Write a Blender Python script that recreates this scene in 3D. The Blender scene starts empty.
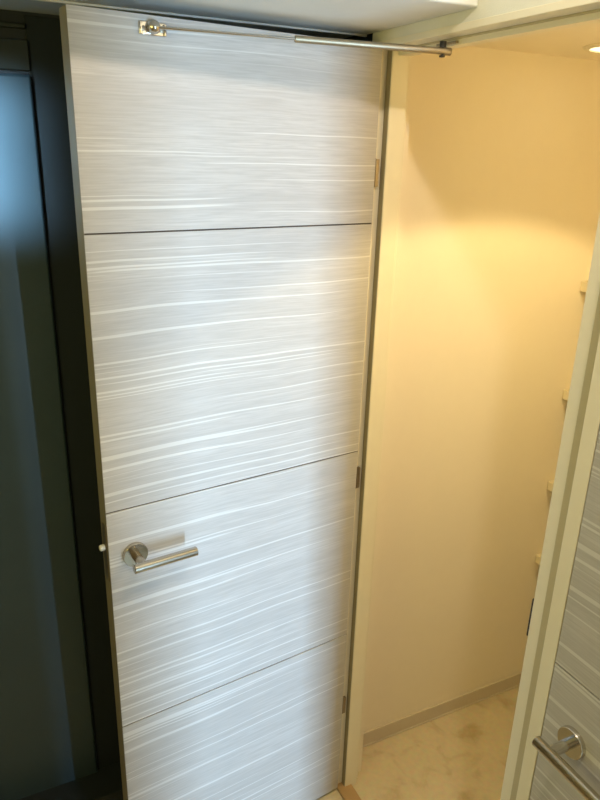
import bpy, bmesh, math
from mathutils import Vector, Matrix

S = bpy.context.scene
COL = S.collection

# ------------------------------------------------------------------ camera
CAM_LOC = Vector((1.31449, -0.81936, 1.79740))
RIGHT = Vector((0.4382559, 0.89844788, 0.02689185))
UP = Vector((-0.31722865, 0.12661031, 0.93985947))
FWD = Vector((-0.84100996, 0.42042982, -0.34050112))
cam_data = bpy.data.cameras.new('camera')
cam_data.sensor_fit = 'VERTICAL'
cam_data.sensor_height = 32.0
cam_data.lens = 688.43 * 32.0 / 800.0
cam_data.clip_start = 0.02
cam = bpy.data.objects.new('camera', cam_data)
COL.objects.link(cam)
m3 = Matrix((RIGHT, UP, -FWD)).transposed()
cam.matrix_world = Matrix.Translation(CAM_LOC) @ m3.to_4x4()
S.camera = cam

# ------------------------------------------------------------------ world and light
world = bpy.data.worlds.new('world')
S.world = world
world.use_nodes = True
bg = world.node_tree.nodes['Background']
bg.inputs['Color'].default_value = (0.62, 0.80, 1.0, 1)
bg.inputs['Strength'].default_value = 0.12


def add_light(name, kind, loc, energy, color, aim=None, **kw):
    d = bpy.data.lights.new(name, kind)
    d.energy = energy
    d.color = color
    for k, v in kw.items():
        setattr(d, k, v)
    o = bpy.data.objects.new(name, d)
    COL.objects.link(o)
    o.location = loc
    if aim is not None:
        o.rotation_euler = (Vector(aim) - Vector(loc)).to_track_quat('-Z', 'Y').to_euler()
    return o


# warm recessed downlight in the hall ceiling, to the right above the second door
add_light('hall_lamp', 'SPOT', (1.04, -0.31, 2.372), 23.5, (1.0, 0.85, 0.67), aim=(1.0, -0.31, 0),
          spot_size=math.radians(165), spot_blend=0.25, shadow_soft_size=0.03)
# warm lights in the closet ceiling
add_light('closet_lamp', 'SPOT', (0.55, 0.40, 2.02), 26, (1.0, 0.755, 0.355), aim=(0.55, 0.40, 0),
          spot_size=math.radians(125), spot_blend=0.12, shadow_soft_size=0.04)
# daylight from a tall narrow window at the far end of the passage, beyond the second door
add_light('window_daylight', 'AREA', (3.10, 0.10, 0.83), 35, (0.47, 0.74, 1.02), aim=(0, -0.35, 0.83),
          shape='RECTANGLE', size=0.16, size_y=1.75, spread=math.radians(90))
add_light('hall_fill_light', 'AREA', (0.75, -1.70, 1.6), 9.5, (1.0, 0.88, 0.28), aim=(0.4, 0, 1.2),  # added warm fill standing in for hall bounce, no fixture
          shape='RECTANGLE', size=0.9, size_y=1.0)
# added unseen light that puts the blue patch on the dark bay door
add_light('bay_patch_light', 'AREA', (0.46, -1.66, 1.95), 4.0, (0.56, 0.82, 1.0), aim=(-0.28, -0.965, 1.800),
          shape='RECTANGLE', size=0.42, size_y=0.27, spread=math.radians(9))

vs = S.view_settings
vs.view_transform = 'Standard'
vs.look = 'None'
vs.exposure = 0.0
vs.gamma = 1.0
vs.use_curve_mapping = False
S.cycles.max_bounces = 10
S.cycles.diffuse_bounces = 6


# ------------------------------------------------------------------ materials
def new_mat(name):
    m = bpy.data.materials.new(name)
    m.use_nodes = True
    nt = m.node_tree
    b = nt.nodes['Principled BSDF']
    return m, nt, b


def plain(name, col, rough=0.5, metal=0.0, var=0.04, scale=30.0, bump=0.0, bscale=200.0, spec=None):
    m, nt, b = new_mat(name)
    n = nt.nodes
    tc = n.new('ShaderNodeTexCoord')
    no = n.new('ShaderNodeTexNoise')
    no.inputs['Scale'].default_value = scale
    no.inputs['Detail'].default_value = 4
    nt.links.new(tc.outputs['Object'], no.inputs['Vector'])
    mx = n.new('ShaderNodeMix')
    mx.data_type = 'RGBA'
    mx.inputs[6].default_value = tuple(c * (1 - var) for c in col) + (1,)
    mx.inputs[7].default_value = tuple(min(1, c * (1 + var)) for c in col) + (1,)
    nt.links.new(no.outputs['Fac'], mx.inputs[0])
    nt.links.new(mx.outputs[2], b.inputs['Base Color'])
    b.inputs['Roughness'].default_value = rough
    b.inputs['Metallic'].default_value = metal
    if spec is not None:
        b.inputs['Specular IOR Level'].default_value = spec
    if bump > 0:
        n2 = n.new('ShaderNodeTexNoise')
        n2.inputs['Scale'].default_value = bscale
        n2.inputs['Detail'].default_value = 3
        nt.links.new(tc.outputs['Object'], n2.inputs['Vector'])
        bp = n.new('ShaderNodeBump')
        bp.inputs['Strength'].default_value = bump
        bp.inputs['Distance'].default_value = 0.002
        nt.links.new(n2.outputs['Fac'], bp.inputs['Height'])
        nt.links.new(bp.outputs['Normal'], b.inputs['Normal'])
    return m


def laminate(name):
    """pale grey wood-grain laminate: fine horizontal fibres and thin wandering white lines"""
    m, nt, b = new_mat(name)
    n = nt.nodes
    L = nt.links.new
    tc = n.new('ShaderNodeTexCoord')

    def mapped(sx, sy, sz, rot=0.0):
        mp = n.new('ShaderNodeMapping')
        mp.inputs['Scale'].default_value = (sx, sy, sz)
        mp.inputs['Rotation'].default_value = (0, rot, 0)
        L(tc.outputs['Object'], mp.inputs['Vector'])
        return mp

    def noise(mp, scale, detail, rough=0.5):
        t = n.new('ShaderNodeTexNoise')
        t.inputs['Scale'].default_value = scale
        t.inputs['Detail'].default_value = detail
        t.inputs['Roughness'].default_value = rough
        L(mp.outputs[0], t.inputs['Vector'])
        return t

    def ramp(src, stops):
        r = n.new('ShaderNodeValToRGB')
        e = r.color_ramp.elements
        e[0].position, e[1].position = stops[0][0], stops[-1][0]
        e[0].color = (stops[0][1],) * 3 + (1,)
        e[1].color = (stops[-1][1],) * 3 + (1,)
        for p, v in stops[1:-1]:
            k = e.new(p)
            k.color = (v, v, v, 1)
        L(src, r.inputs['Fac'])
        return r

    def mix(a, bcol, fac, mode='MIX'):
        x = n.new('ShaderNodeMix')
        x.data_type = 'RGBA'
        x.blend_type = mode
        for sock, v in ((6, a), (7, bcol)):
            if isinstance(v, tuple):
                x.inputs[sock].default_value = v
            else:
                L(v, x.inputs[sock])
        if isinstance(fac, float):
            x.inputs[0].default_value = fac
        else:
            L(fac, x.inputs[0])
        return x.outputs[2]

    # warp the height a little so the grain lines wander
    warp = noise(mapped(1.6, 0, 3.0), 1.0, 2)
    sep = n.new('ShaderNodeSeparateXYZ')
    L(tc.outputs['Object'], sep.inputs[0])
    wm = n.new('ShaderNodeMath')
    wm.operation = 'MULTIPLY_ADD'
    wm.inputs[1].default_value = 0.028
    L(warp.outputs['Fac'], wm.inputs[0])
    L(sep.outputs['Z'], wm.inputs[2])

    def strata(sx, sz, detail, rough=0.5, off=0.0):
        mx_ = n.new('ShaderNodeMath')
        mx_.operation = 'MULTIPLY_ADD'
        mx_.inputs[1].default_value = sx
        mx_.inputs[2].default_value = off
        L(sep.outputs['X'], mx_.inputs[0])
        mz = n.new('ShaderNodeMath')
        mz.operation = 'MULTIPLY'
        mz.inputs[1].default_value = sz
        L(wm.outputs[0], mz.inputs[0])
        cb = n.new('ShaderNodeCombineXYZ')
        L(mx_.outputs[0], cb.inputs[0])
        L(mz.outputs[0], cb.inputs[2])
        t = n.new('ShaderNodeTexNoise')
        t.inputs['Scale'].default_value = 1.0
        t.inputs['Detail'].default_value = detail
        t.inputs['Roughness'].default_value = rough
        L(cb.outputs[0], t.inputs['Vector'])
        return t

    bands = strata(1.0, 30, 3)
    fibre = strata(13, 330, 3, 0.6)
    fine = strata(3.5, 170, 2, 0.6, 7.0)
    base = mix((0.46, 0.44, 0.425, 1), (0.525, 0.505, 0.49, 1), ramp(bands.outputs['Fac'], [(0.35, 0), (0.65, 1)]).outputs[0])
    base = mix(base, (0.415, 0.395, 0.38, 1), ramp(fibre.outputs['Fac'], [(0.38, 0.75), (0.60, 0)]).outputs[0])
    base = mix(base, (0.60, 0.585, 0.57, 1), ramp(fine.outputs['Fac'], [(0.52, 0), (0.72, 0.38)]).outputs[0])
    lines = strata(0.75, 165, 0.0, 0.4, 3.0)
    base = mix(base, (0.70, 0.69, 0.675, 1), ramp(lines.outputs['Fac'], [(0.638, 0), (0.668, 0.66)]).outputs[0])
    L(base, b.inputs['Base Color'])
    b.inputs['Roughness'].default_value = 0.5
    bp = n.new('ShaderNodeBump')
    bp.inputs['Strength'].default_value = 0.12
    bp.inputs['Distance'].default_value = 0.001
    L(fibre.outputs['Fac'], bp.inputs['Height'])
    L(bp.outputs['Normal'], b.inputs['Normal'])
    return m


def brushed(name, col, rough):
    m, nt, b = new_mat(name)
    n = nt.nodes
    tc = n.new('ShaderNodeTexCoord')
    mp = n.new('ShaderNodeMapping')
    mp.inputs['Scale'].default_value = (4, 300, 300)
    no = n.new('ShaderNodeTexNoise')
    no.inputs['Scale'].default_value = 3
    nt.links.new(tc.outputs['Object'], mp.inputs[0])
    nt.links.new(mp.outputs[0], no.inputs['Vector'])
    mr = n.new('ShaderNodeMapRange')
    mr.inputs[3].default_value = rough * 0.8
    mr.inputs[4].default_value = rough * 1.25
    nt.links.new(no.outputs['Fac'], mr.inputs[0])
    nt.links.new(mr.outputs[0], b.inputs['Roughness'])
    b.inputs['Base Color'].default_value = col + (1,)
    b.inputs['Metallic'].default_value = 1.0
    return m


def vinyl_floor(name):
    """beige stone-pattern floor sheet with soft darker smudges"""
    m, nt, b = new_mat(name)
    n = nt.nodes
    L = nt.links.new
    tc = n.new('ShaderNodeTexCoord')
    a = n.new('ShaderNodeTexNoise')
    a.inputs['Scale'].default_value = 11
    a.inputs['Detail'].default_value = 6
    a.inputs['Distortion'].default_value = 0.6
    c = n.new('ShaderNodeTexNoise')
    c.inputs['Scale'].default_value = 60
    c.inputs['Detail'].default_value = 4
    L(tc.outputs['Object'], a.inputs['Vector'])
    L(tc.outputs['Object'], c.inputs['Vector'])
    r = n.new('ShaderNodeValToRGB')
    e = r.color_ramp.elements
    e[0].position, e[0].color = 0.30, (0.54, 0.43, 0.26, 1)
    e[1].position, e[1].color = 0.46, (0.68, 0.59, 0.41, 1)
    k = e.new(0.72)
    k.color = (0.72, 0.625, 0.44, 1)
    L(a.outputs['Fac'], r.inputs['Fac'])
    x = n.new('ShaderNodeMix')
    x.data_type = 'RGBA'
    x.blend_type = 'MULTIPLY'
    x.inputs[0].default_value = 0.25
    L(r.outputs[0], x.inputs[6])
    L(c.outputs['Color'], x.inputs[7])
    L(x.outputs[2], b.inputs['Base Color'])
    b.inputs['Roughness'].default_value = 0.42
    return m


M = {
    'hall_paper': plain('hall_wallpaper', (0.76, 0.75, 0.66), 0.85, bump=0.25, bscale=350),
    'hall_beige': plain('hall_beige_wall', (0.46, 0.38, 0.25), 0.8),
    'closet_paper': plain('closet_wallpaper', (0.85, 0.78, 0.64), 0.85, var=0.015, bump=0.2, bscale=350),
    'frame': plain('cream_frame_foil', (0.82, 0.76, 0.60), 0.45, var=0.03),
    'gasket': plain('grey_gasket', (0.55, 0.48, 0.32), 0.8),
    'gasket_shadow': plain('gasket_shadow_line', (0.30, 0.25, 0.16), 0.8),  # gasket colour darkened to carry the shadow line at the hinge-side stop
    'laminate': laminate('grey_wood_laminate'),
    'groove': plain('dark_groove', (0.07, 0.055, 0.045), 0.7),
    'edge': plain('beige_edge_band', (0.21, 0.19, 0.15), 0.5),
    'steel': brushed('satin_steel', (0.52, 0.475, 0.40), 0.2),
    'chrome': brushed('bright_steel', (0.62, 0.59, 0.54), 0.14),
    'stay': brushed('stay_metal', (0.44, 0.375, 0.27), 0.5),
    'hinge': brushed('hinge_metal', (0.34, 0.29, 0.22), 0.4),
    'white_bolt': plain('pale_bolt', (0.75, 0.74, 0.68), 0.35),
    'black': plain('black_metal', (0.012, 0.010, 0.009), 0.45),
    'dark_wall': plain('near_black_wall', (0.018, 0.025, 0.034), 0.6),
    'dark_panel': plain('blue_black_panel', (0.042, 0.072, 0.096), 0.4, var=0.15, scale=4),
    'dark_stile': plain('black_frame_paint', (0.024, 0.032, 0.040), 0.85, spec=0.2),
    'dark_transom': plain('teal_black_panel', (0.022, 0.032, 0.034), 0.5),
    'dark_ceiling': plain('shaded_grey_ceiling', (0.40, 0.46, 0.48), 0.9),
    'beam': plain('beam_wallpaper', (0.74, 0.74, 0.70), 0.85, bump=0.2, bscale=350),
    'floor': vinyl_floor('stone_pattern_vinyl'),
    'threshold': plain('orange_brown_threshold', (0.42, 0.27, 0.13), 0.4, var=0.1, scale=20),
    'vinyl_base': plain('closet_baseboard_vinyl', (0.60, 0.53, 0.42), 0.5, var=0.03),
    'shelf': plain('cream_shelf_board', (0.80, 0.72, 0.55), 0.45, var=0.08, scale=12),
}


def emission(name, col, strength):
    m, nt, b = new_mat(name)
    b.inputs['Base Color'].default_value = col + (1,)
    b.inputs['Emission Color'].default_value = col + (1,)
    b.inputs['Emission Strength'].default_value = strength
    return m


# ------------------------------------------------------------------ mesh helpers
def bm_box(bm, lo, hi, mi=0):
    x0, y0, z0 = lo
    x1, y1, z1 = hi
    v = [bm.verts.new(p) for p in ((x0, y0, z0), (x1, y0, z0), (x1, y1, z0), (x0, y1, z0),
                                   (x0, y0, z1), (x1, y0, z1), (x1, y1, z1), (x0, y1, z1))]
    fs = []
    for q in ((0, 3, 2, 1), (4, 5, 6, 7), (0, 1, 5, 4), (1, 2, 6, 5), (2, 3, 7, 6), (3, 0, 4, 7)):
        f = bm.faces.new([v[i] for i in q])
        f.material_index = mi
        fs.append(f)
    return fs


def bm_lathe(bm, prof, origin, axis, seg=40, mi=0):
    """closed solid of revolution; prof = [(radius, distance along axis)]"""
    ax = Vector(axis).normalized()
    ref = Vector((0, 0, 1)) if abs(ax.z) < 0.9 else Vector((1, 0, 0))
    u = ax.cross(ref).normalized()
    w = ax.cross(u)
    o = Vector(origin)
    rings = []
    for r, h in prof:
        if r < 1e-7:
            rings.append([bm.verts.new(o + ax * h)])
        else:
            rings.append([bm.verts.new(o + ax * h + (u * math.cos(t) + w * math.sin(t)) * r)
                          for t in (2 * math.pi * i / seg for i in range(seg))])
    for a, b in zip(rings, rings[1:]):
        for i in range(seg):
            j = (i + 1) % seg
            if len(a) == 1 and len(b) == 1:
                continue
            if len(a) == 1:
                f = bm.faces.new((a[0], b[i], b[j]))
            elif len(b) == 1:
                f = bm.faces.new((a[i], a[j], b[0]))
            else:
                f = bm.faces.new((a[i], a[j], b[j], b[i]))
            f.material_index = mi
            f.smooth = True


def rod_prof(r, length, ch):
    return [(0, 0), (r - ch, 0), (r, ch), (r, length - ch), (r - ch, length), (0, length)]


def link(name, bm, mats, parent=None, bevel=0.0, sharp=35, **props):
    bmesh.ops.recalc_face_normals(bm, faces=bm.faces)
    me = bpy.data.meshes.new(name)
    bm.to_mesh(me)
    bm.free()
    for m in (mats if isinstance(mats, (list, tuple)) else [mats]):
        me.materials.append(M[m] if isinstance(m, str) else m)
    me.set_sharp_from_angle(angle=math.radians(sharp))
    o = bpy.data.objects.new(name, me)
    COL.objects.link(o)
    if parent is not None:
        o.parent = parent
    if bevel > 0:
        b = o.modifiers.new('bevel', 'BEVEL')
        b.width = bevel
        b.segments = 2
        b.limit_method = 'ANGLE'
    for k, v in props.items():
        o[k] = v
    return o


def boxes(name, items, mats, parent=None, bevel=0.0, **props):
    bm = bmesh.new()
    for it in items:
        bm_box(bm, it[0], it[1], it[2] if len(it) > 2 else 0)
    return link(name, bm, mats, parent, bevel, **props)


def empty(name, loc=(0, 0, 0), rotz=0.0, **props):
    o = bpy.data.objects.new(name, None)
    o.empty_display_size = 0.05
    COL.objects.link(o)
    o.location = loc
    o.rotation_euler = (0, 0, rotz)
    for k, v in props.items():
        o[k] = v
    return o


ST = dict(kind='structure')

# ------------------------------------------------------------------ layout numbers (metres)
W_LEAF, T_LEAF = 0.6239, 0.041
DOOR_ROT = math.atan2(-math.cos(0.1129), math.sin(0.1129))
X_WALL_L = -0.112          # closet side wall
X_BAY = -0.28              # dark wall left of the open door
Z_BEAM = 2.026
Z_HALL = 2.40
Z_CLOSET = 2.035
Z_BAY = 2.036
Y_NEAR = -1.75
X_FAR = 3.15
XG, XR = 0.6367, 0.6646    # front face of the post between the two doors
XS = 0.569                 # free edge of the door stop on that post
JD = 0.078                 # frame depth
ZH = 1.996                 # underside of the head rebate

# ------------------------------------------------------------------ structure
boxes('floor', [((X_BAY - 0.1, Y_NEAR - 0.1, -0.06), (X_FAR + 0.1, 1.25, 0.0))], 'floor', **ST)
boxes('ceiling', [((0.288, Y_NEAR - 0.1, Z_HALL), (X_FAR + 0.1, 1.18, Z_HALL + 0.08))], 'hall_paper', **ST)
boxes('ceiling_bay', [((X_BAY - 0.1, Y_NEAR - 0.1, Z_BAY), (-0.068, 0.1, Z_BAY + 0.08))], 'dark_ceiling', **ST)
boxes('ceiling_beam', [((-0.068, Y_NEAR - 0.1, Z_BEAM), (0.288, 0.0, Z_HALL + 0.08))], 'beam', bevel=0.003, **ST)
boxes('beam_edge_highlight', [((-0.070, Y_NEAR, Z_BEAM - 0.003), (-0.063, 0.0, Z_BEAM + 0.006))], 'white_bolt', **ST)  # pale strip added to imitate light catching the beam's lower edge
# wall with the two doors
boxes('wall_back', [
    ((-0.04, 0.0, ZH), (1.40, 0.06, Z_HALL + 0.08)),
    ((1.32, 0.0, 0.0), (1.40, 0.06, ZH)),
], 'hall_paper', **ST)
boxes('wall_back_bay', [((X_BAY - 0.1, 0.02, 0.0), (-0.075, 0.09, Z_BAY + 0.08))], 'dark_wall', **ST)
boxes('wall_left', [((X_BAY - 0.1, Y_NEAR - 0.1, 0.0), (X_BAY, 0.1, Z_BAY + 0.08))], 'dark_wall', **ST)
boxes('wall_front', [((X_BAY, Y_NEAR - 0.1, 0.0), (X_FAR + 0.1, Y_NEAR, Z_HALL + 0.08))], 'hall_beige', **ST)
boxes('wall_passage', [((1.32, 1.1, 0.0), (X_FAR + 0.1, 1.18, Z_HALL + 0.08)), ((1.30, 0.06, 0.0), (1.40, 1.1, Z_HALL + 0.08))], 'hall_paper', **ST)
boxes('wall_daylight_mask', [((1.90, Y_NEAR, 0.0), (1.98, -0.155, Z_HALL + 0.08))], 'hall_beige', **ST)  # unseen wall added to narrow the daylight on the open door
boxes('wall_passage_end', [((X_FAR, Y_NEAR, 0.0), (X_FAR + 0.1, 1.18, Z_HALL + 0.08))], 'hall_paper', **ST)
# closet shell
boxes('wall_closet_left', [((X_WALL_L - 0.08, 0.09, 0.0), (X_WALL_L, 1.18, Z_CLOSET + 0.08))], 'closet_paper', **ST)
boxes('wall_closet_back', [((X_WALL_L, 1.10, 0.0), (0.74, 1.18, Z_CLOSET + 0.08))], 'closet_paper', **ST)
boxes('wall_closet_right', [((0.66, JD, 0.0), (0.74, 1.10, Z_CLOSET + 0.08))], 'closet_paper', **ST)
boxes('ceiling_closet', [((X_WALL_L, 0.06, Z_CLOSET), (0.66, 1.10, Z_CLOSET + 0.08))], 'closet_paper', **ST)
boxes('wall_closet_return', [((X_WALL_L - 0.08, JD, 0.0), (-0.030, 0.10, Z_CLOSET))], 'closet_paper', **ST)
boxes('baseboard_closet', [((X_WALL_L, 0.10, 0.0), (X_WALL_L + 0.007, 1.10, 0.055), 0),
                           ((X_WALL_L + 0.007, 0.10, 0.0), (X_WALL_L + 0.011, 1.10, 0.006), 0)],
      'vinyl_base', bevel=0.0015, **ST)
boxes('baseboard_closet_back', [((X_WALL_L + 0.012, 1.093, 0.0), (0.66, 1.10, 0.055))], 'vinyl_base', bevel=0.0015, **ST)

# door frame: hinge jamb, head, shared post
boxes('trim_1', [
    ((-0.062, 0.0, 0.0), (-0.012, JD, ZH), 0),
    ((-0.012, 0.0225, 0.0), (0.0062, 0.0625, ZH), 0),
    ((-0.012, 0.0205, 0.0), (0.0040, 0.0225, ZH), 1),
], ['frame', 'gasket_shadow'], bevel=0.001, **ST)
boxes('trim_2', [
    ((-0.036, 0.036, 1.9835), (XS, 0.06, 2.03), 0),
    ((-0.036, 0.033, 1.9925), (XG, 0.036, ZH), 1),
    ((-0.040, -0.002, ZH), (1.32, 0.0, ZH + 0.012), 0),
], ['frame', 'gasket'], bevel=0.0008, **ST)
post = boxes('trim_3', [
    ((XG, 0.0, 0.0), (XR, JD, ZH), 0),
    ((XS, 0.036, 0.0), (XG, JD, ZH), 0),
    ((0.5955, 0.033, 0.0), (XG, 0.036, ZH), 1),
], ['frame', 'gasket'], bevel=0.0012, **ST)
bm = bmesh.new()
bm_box(bm, (XS - 0.0034, 0.0362, 0.967), (XS + 0.0005, 0.060, 1.047))
link('strike_plate', bm, 'black', post, bevel=0.0005, label='black strike plate')
boxes('trim_4', [((1.2925, 0.0, 0.0), (1.32, JD, ZH)), ((XR, 0.042, 0.0), (XR + 0.02, JD, ZH)), ((XR, 0.042, ZH - 0.02), (1.2925, JD, ZH))],
      'frame', bevel=0.001, **ST)
boxes('trim_5', [((-0.036, 0.0, 0.0), (XG, 0.045, 0.010))], 'threshold', bevel=0.002, **ST)


# ------------------------------------------------------------------ doors
def make_door(name, loc, rotz, grooves, ztop, zhandle, label, hinges=True, sh=0.571, over=0.021):
    """leaf in its own frame: x from hinge to latch edge, y = normal of the visible face"""
    bm = bmesh.new()
    zs = [0.010] + sorted(grooves) + [ztop]
    g = 0.0016
    inset = 0.0025
    bm_box(bm, (0.001, -T_LEAF + inset, 0.011), (W_LEAF - 0.001, -inset, ztop - 0.001), 1)
    for i in range(len(zs) - 1):
        z0 = zs[i] + (g if i else 0)
        z1 = zs[i + 1] - (g if i < len(zs) - 2 else 0)
        for fy in (0, 1):
            y0, y1 = ((-0.006, 0.0), (-T_LEAF, -T_LEAF + 0.006))[fy]
            bm_box(bm, (0.0, y0, z0), (W_LEAF, y1, z1), 0)
    # edge bands on the four narrow sides
    bm_box(bm, (W_LEAF - 0.001, -T_LEAF + 0.0005, 0.0105), (W_LEAF + 0.0006, -0.0006, ztop - 0.0005), 2)
    bm_box(bm, (-0.0006, -T_LEAF + 0.0005, 0.0105), (0.001, -0.0006, ztop - 0.0005), 2)
    bm_box(bm, (0.0, -T_LEAF + 0.0005, ztop - 0.0015), (W_LEAF, -0.0006, ztop), 2)
    d = link(name, bm, ['laminate', 'groove', 'edge'], None, kind='structure', label=label, category='door')
    d.location = loc
    d.rotation_euler = (0, 0, rotz)
    # lever handle, both faces
    for side in (0, 1):
        yb, sg = (0.0, 1.0) if side == 0 else (-T_LEAF, -1.0)
        bm = bmesh.new()
        bm_lathe(bm, [(0, 0), (0.0265, 0), (0.0265, 0.0075), (0.0255, 0.0090), (0.0120, 0.0092), (0, 0.0092)],
                 (sh, yb, zhandle), (0, sg, 0), 56)
        h = link('handle_rosette', bm, 'chrome' if name == 'door_2' else 'steel', d, label='round satin steel rosette')
        bm = bmesh.new()
        bm_lathe(bm, [(0, 0.009), (0.0095, 0.009), (0.0095, 0.052), (0, 0.052)], (sh, yb, zhandle), (0, sg, 0), 36)
        link('handle_neck', bm, 'chrome' if name == 'door_2' else 'steel', h)
        bm = bmesh.new()
        bm_lathe(bm, rod_prof(0.0100, 0.136, 0.0012), (sh + over, yb + sg * 0.055, zhandle), (-1, 0, 0), 40)
        link('lever', bm, 'steel', h, label='straight satin steel lever')
    # latch
    boxes('latch_plate', [((W_LEAF + 0.0006, -0.030, zhandle - 0.055), (W_LEAF + 0.0021, -0.008, zhandle + 0.075))],
          'hinge', d, bevel=0.0006, label='dark metal latch faceplate')
    bm = bmesh.new()
    bm_lathe(bm, rod_prof(0.0066, 0.0115, 0.002), (W_LEAF + 0.0015, -0.019, zhandle + 0.022), (1, 0, 0), 24)
    link('latch_bolt', bm, 'white_bolt', d, label='pale latch bolt')
    if hinges:
        for zc in (1.757, 1.036, 0.318):
            bm = bmesh.new()
            bm_box(bm, (-0.0030, -0.034, zc - 0.030), (-0.0006, -0.0015, zc + 0.030))
            bm_box(bm, (-0.0115, -0.0070, zc - 0.028), (-0.0025, -0.0002, zc + 0.028))
            hg = link('hinge', bm, 'hinge', d, bevel=0.0006, label='brown metal hinge')
            bm = bmesh.new()
            for k in (-1, 0, 1):
                bm_lathe(bm, rod_prof(0.0045, 0.0185, 0.0006), (-0.006, -T_LEAF - 0.001, zc + k * 0.02 - 0.009), (0, 0, 1), 20)
            link('hinge_knuckle', bm, 'hinge', hg)
    return d


make_door('door_1', (0, 0, 0), DOOR_ROT, [1.6524, 1.1099, 0.5667], 2.0, 1.003,
          'open pale grey wood-grain door with three dark grooves, standing beside the yellow closet')
make_door('door_2', (XR + 0.003 + W_LEAF, -0.001, 0), math.pi, [1.541, 0.998, 0.455], 1.992, 0.885,
          'closed grey wood-grain door in shade at the right edge, beyond the cream post', hinges=False, sh=0.561, over=0.028)

# dark door in the left wall: head, stile, transom panel, leaf panel
d3 = boxes('door_3', [
    ((X_BAY, -1.60, 0.0), (X_BAY + 0.012, -0.643, 1.924)),
], 'dark_panel', bevel=0.011, kind='structure', category='door',
    label='dark blue-black door in the shaded wall at the left edge')
boxes('transom_panel', [((X_BAY, -1.60, 1.931), (X_BAY + 0.008, -0.643, 1.986))], 'dark_transom', d3, bevel=0.002)
boxes('head_rail', [((X_BAY, -1.60, 2.005), (X_BAY + 0.010, -0.645, 2.014))], 'dark_transom', d3, bevel=0.002)
boxes('frame_stile', [((X_BAY, -0.645, 0.0), (X_BAY + 0.003, -0.40, 2.030))], 'dark_stile', d3, bevel=0.002)

boxes('baseboard_bay', [((X_BAY, -1.60, 0.0), (X_BAY + 0.10, 0.02, 0.10))], 'dark_wall', bevel=0.002, **ST)

# ------------------------------------------------------------------ door stay (telescopic rod between leaf and head)
R1 = Matrix.Rotation(DOOR_ROT, 3, 'Z')


def leafpt(s, off, z):
    v = R1 @ Vector((s, off, 0))
    return Vector((v.x, v.y, z))


A = leafpt(0.486, 0.014, 1.981)
B = Vector((0.190, 0.022, 1.972))
stay = empty('door_stay', leafpt(0.486, 0.0, 1.97), DOOR_ROT, category='door stay',
             label='thin telescopic metal stay rod joining the open door top to the frame head')
bpy.context.view_layer.update()
inv = stay.matrix_world.inverted()
ax = (B - A).normalized()
sl = (B - A).length


def seg_bm(bm, r, t0, t1, ch=0.0008, seg=24):
    p = inv @ (A + ax * t0)
    d = inv.to_3x3() @ ax
    bm_lathe(bm, rod_prof(r, t1 - t0, ch), p, d, seg)


tub0 = (leafpt(0.252, 0.02, 1.984) - A).length
bm = bmesh.new()
seg_bm(bm, 0.0024, 0.0, tub0 + 0.03)
link('rod', bm, 'chrome', stay)
bm = bmesh.new()
seg_bm(bm, 0.0058, tub0, sl)
seg_bm(bm, 0.0066, sl - 0.012, sl + 0.004)
link('sleeve', bm, 'stay', stay, label='thicker brass-toned sleeve of the stay')
bm = bmesh.new()
lp = inv @ B
q = inv @ Vector((B.x - 0.012, 0.030, 1.990))
bm2 = bm
# head bracket: plate under the head stop and a pin through the sleeve end
P = [inv @ Vector(v) for v in ((B.x - 0.05, 0.030, 1.986), (B.x + 0.008, 0.030, 1.986), (B.x + 0.008, 0.052, 1.986), (B.x - 0.05, 0.052, 1.986))]
P2 = [inv @ Vector(v) for v in ((B.x - 0.05, 0.030, 1.990), (B.x + 0.008, 0.030, 1.990), (B.x + 0.008, 0.052, 1.990), (B.x - 0.05, 0.052, 1.990))]
va = [bm.verts.new(p) for p in P]
vb = [bm.verts.new(p) for p in P2]
bm.faces.new(va)
bm.faces.new(vb[::-1])
for i in range(4):
    bm.faces.new((va[i], vb[i], vb[(i + 1) % 4], va[(i + 1) % 4]))
link('head_bracket', bm, 'stay', stay)
bm = bmesh.new()
pb = inv @ (B - ax * 0.012 + Vector((0, 0, -0.010)))
bm_lathe(bm, [(0, 0), (0.0045, 0), (0.0055, 0.001), (0.0055, 0.003), (0.003, 0.003), (0.003, 0.016), (0.0060, 0.016), (0.0060, 0.026), (0, 0.026)],
         pb, (0, 0, 1), 20)
link('pivot_screw', bm, 'black', stay, label='dark pivot screw')
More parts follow.
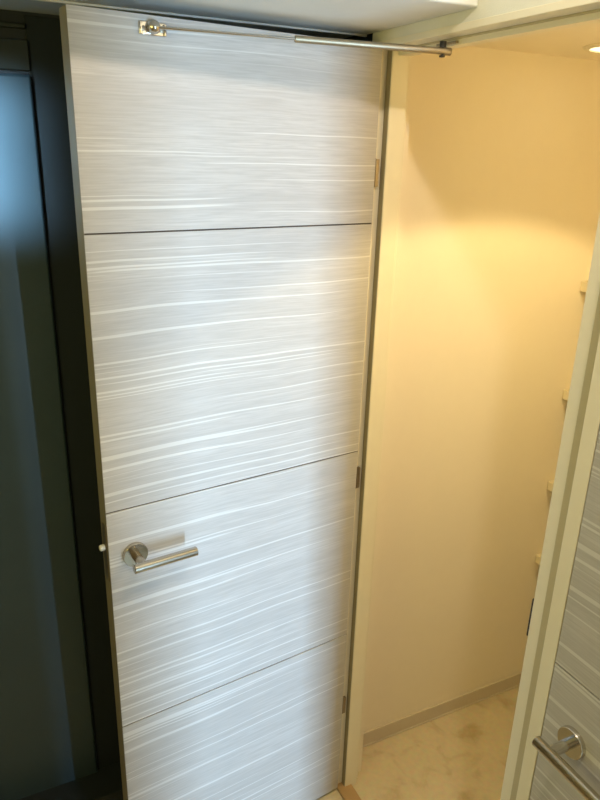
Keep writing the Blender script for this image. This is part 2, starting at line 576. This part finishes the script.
# bracket on the leaf: wing plate with a domed pivot (stay frame: x to latch edge, y outward)
bm = bmesh.new()
bm_box(bm, (-0.023, 0.0, 0.000), (0.023, 0.003, 0.020))
bm_box(bm, (-0.023, 0.003, 0.000), (-0.019, 0.007, 0.018))
bm_box(bm, (0.019, 0.003, 0.000), (0.023, 0.007, 0.018))
lb = link('leaf_bracket', bm, 'chrome', stay, bevel=0.001)
bm = bmesh.new()
bm_lathe(bm, [(0, 0.0), (0.011, 0.0), (0.011, 0.007), (0.009, 0.012), (0.005, 0.016), (0, 0.017)], (0, 0.003, 0.012), (0, 1, 0), 28)
link('bracket_dome', bm, 'chrome', lb)
for sx in (-0.0165, 0.0165):
    bm = bmesh.new()
    bm_lathe(bm, [(0, 0.0), (0.0042, 0.0), (0.0042, 0.002), (0, 0.003)], (sx, 0.003, 0.009), (0, 1, 0), 16)
    link('bracket_screw', bm, 'hinge', lb)

# ------------------------------------------------------------------ closet shelves
tops = [(1.466, 'topmost'), (1.134, 'second from top'), (0.824, 'third from top'), (0.551, 'lowest')]
shelf_root = None
for i, (zt, word) in enumerate(tops):
    lab = {0: 'cream closet shelf beside the right post, topmost of four',
           1: 'cream closet shelf beside the right post, second from the top',
           2: 'cream closet shelf beside the right post, third from the top',
           3: 'cream closet shelf beside the right post, lowest of four'}[i]
    if shelf_root is None:
        shelf_root = boxes('shelf', [((0, 0, -0.030), (0.769, 0.309, 0.0))], 'shelf', bevel=0.002)
        o = shelf_root
    else:
        o = shelf_root.copy()
        COL.objects.link(o)
    o.location = (X_WALL_L + 0.0015, 0.790, zt)
    o['label'] = lab
    o['category'] = 'shelf'
    o['group'] = 'closet shelves'

# ------------------------------------------------------------------ closet ceiling downlight
M['lamp'] = emission('lamp_diffuser', (1.0, 0.88, 0.62), 1.7)
cl = empty('ceiling_light', (0.083, 0.568, Z_CLOSET), 0, category='ceiling light',
           label='bright round warm downlight in the closet ceiling at the top right')
bm = bmesh.new()
bm_lathe(bm, [(0.062, 0.0), (0.062, -0.006), (0.070, -0.006), (0.076, -0.002), (0.076, 0.0), (0.062, 0.0)], (0, 0, 0), (0, 0, 1), 48)
link('trim_ring', bm, 'frame', cl)
bm = bmesh.new()
bm_lathe(bm, [(0, -0.0005), (0.0615, -0.0005), (0.060, -0.0035), (0, -0.0045)], (0, 0, 0), (0, 0, 1), 48)
link('diffuser', bm, 'lamp', cl, label='glowing diffuser')
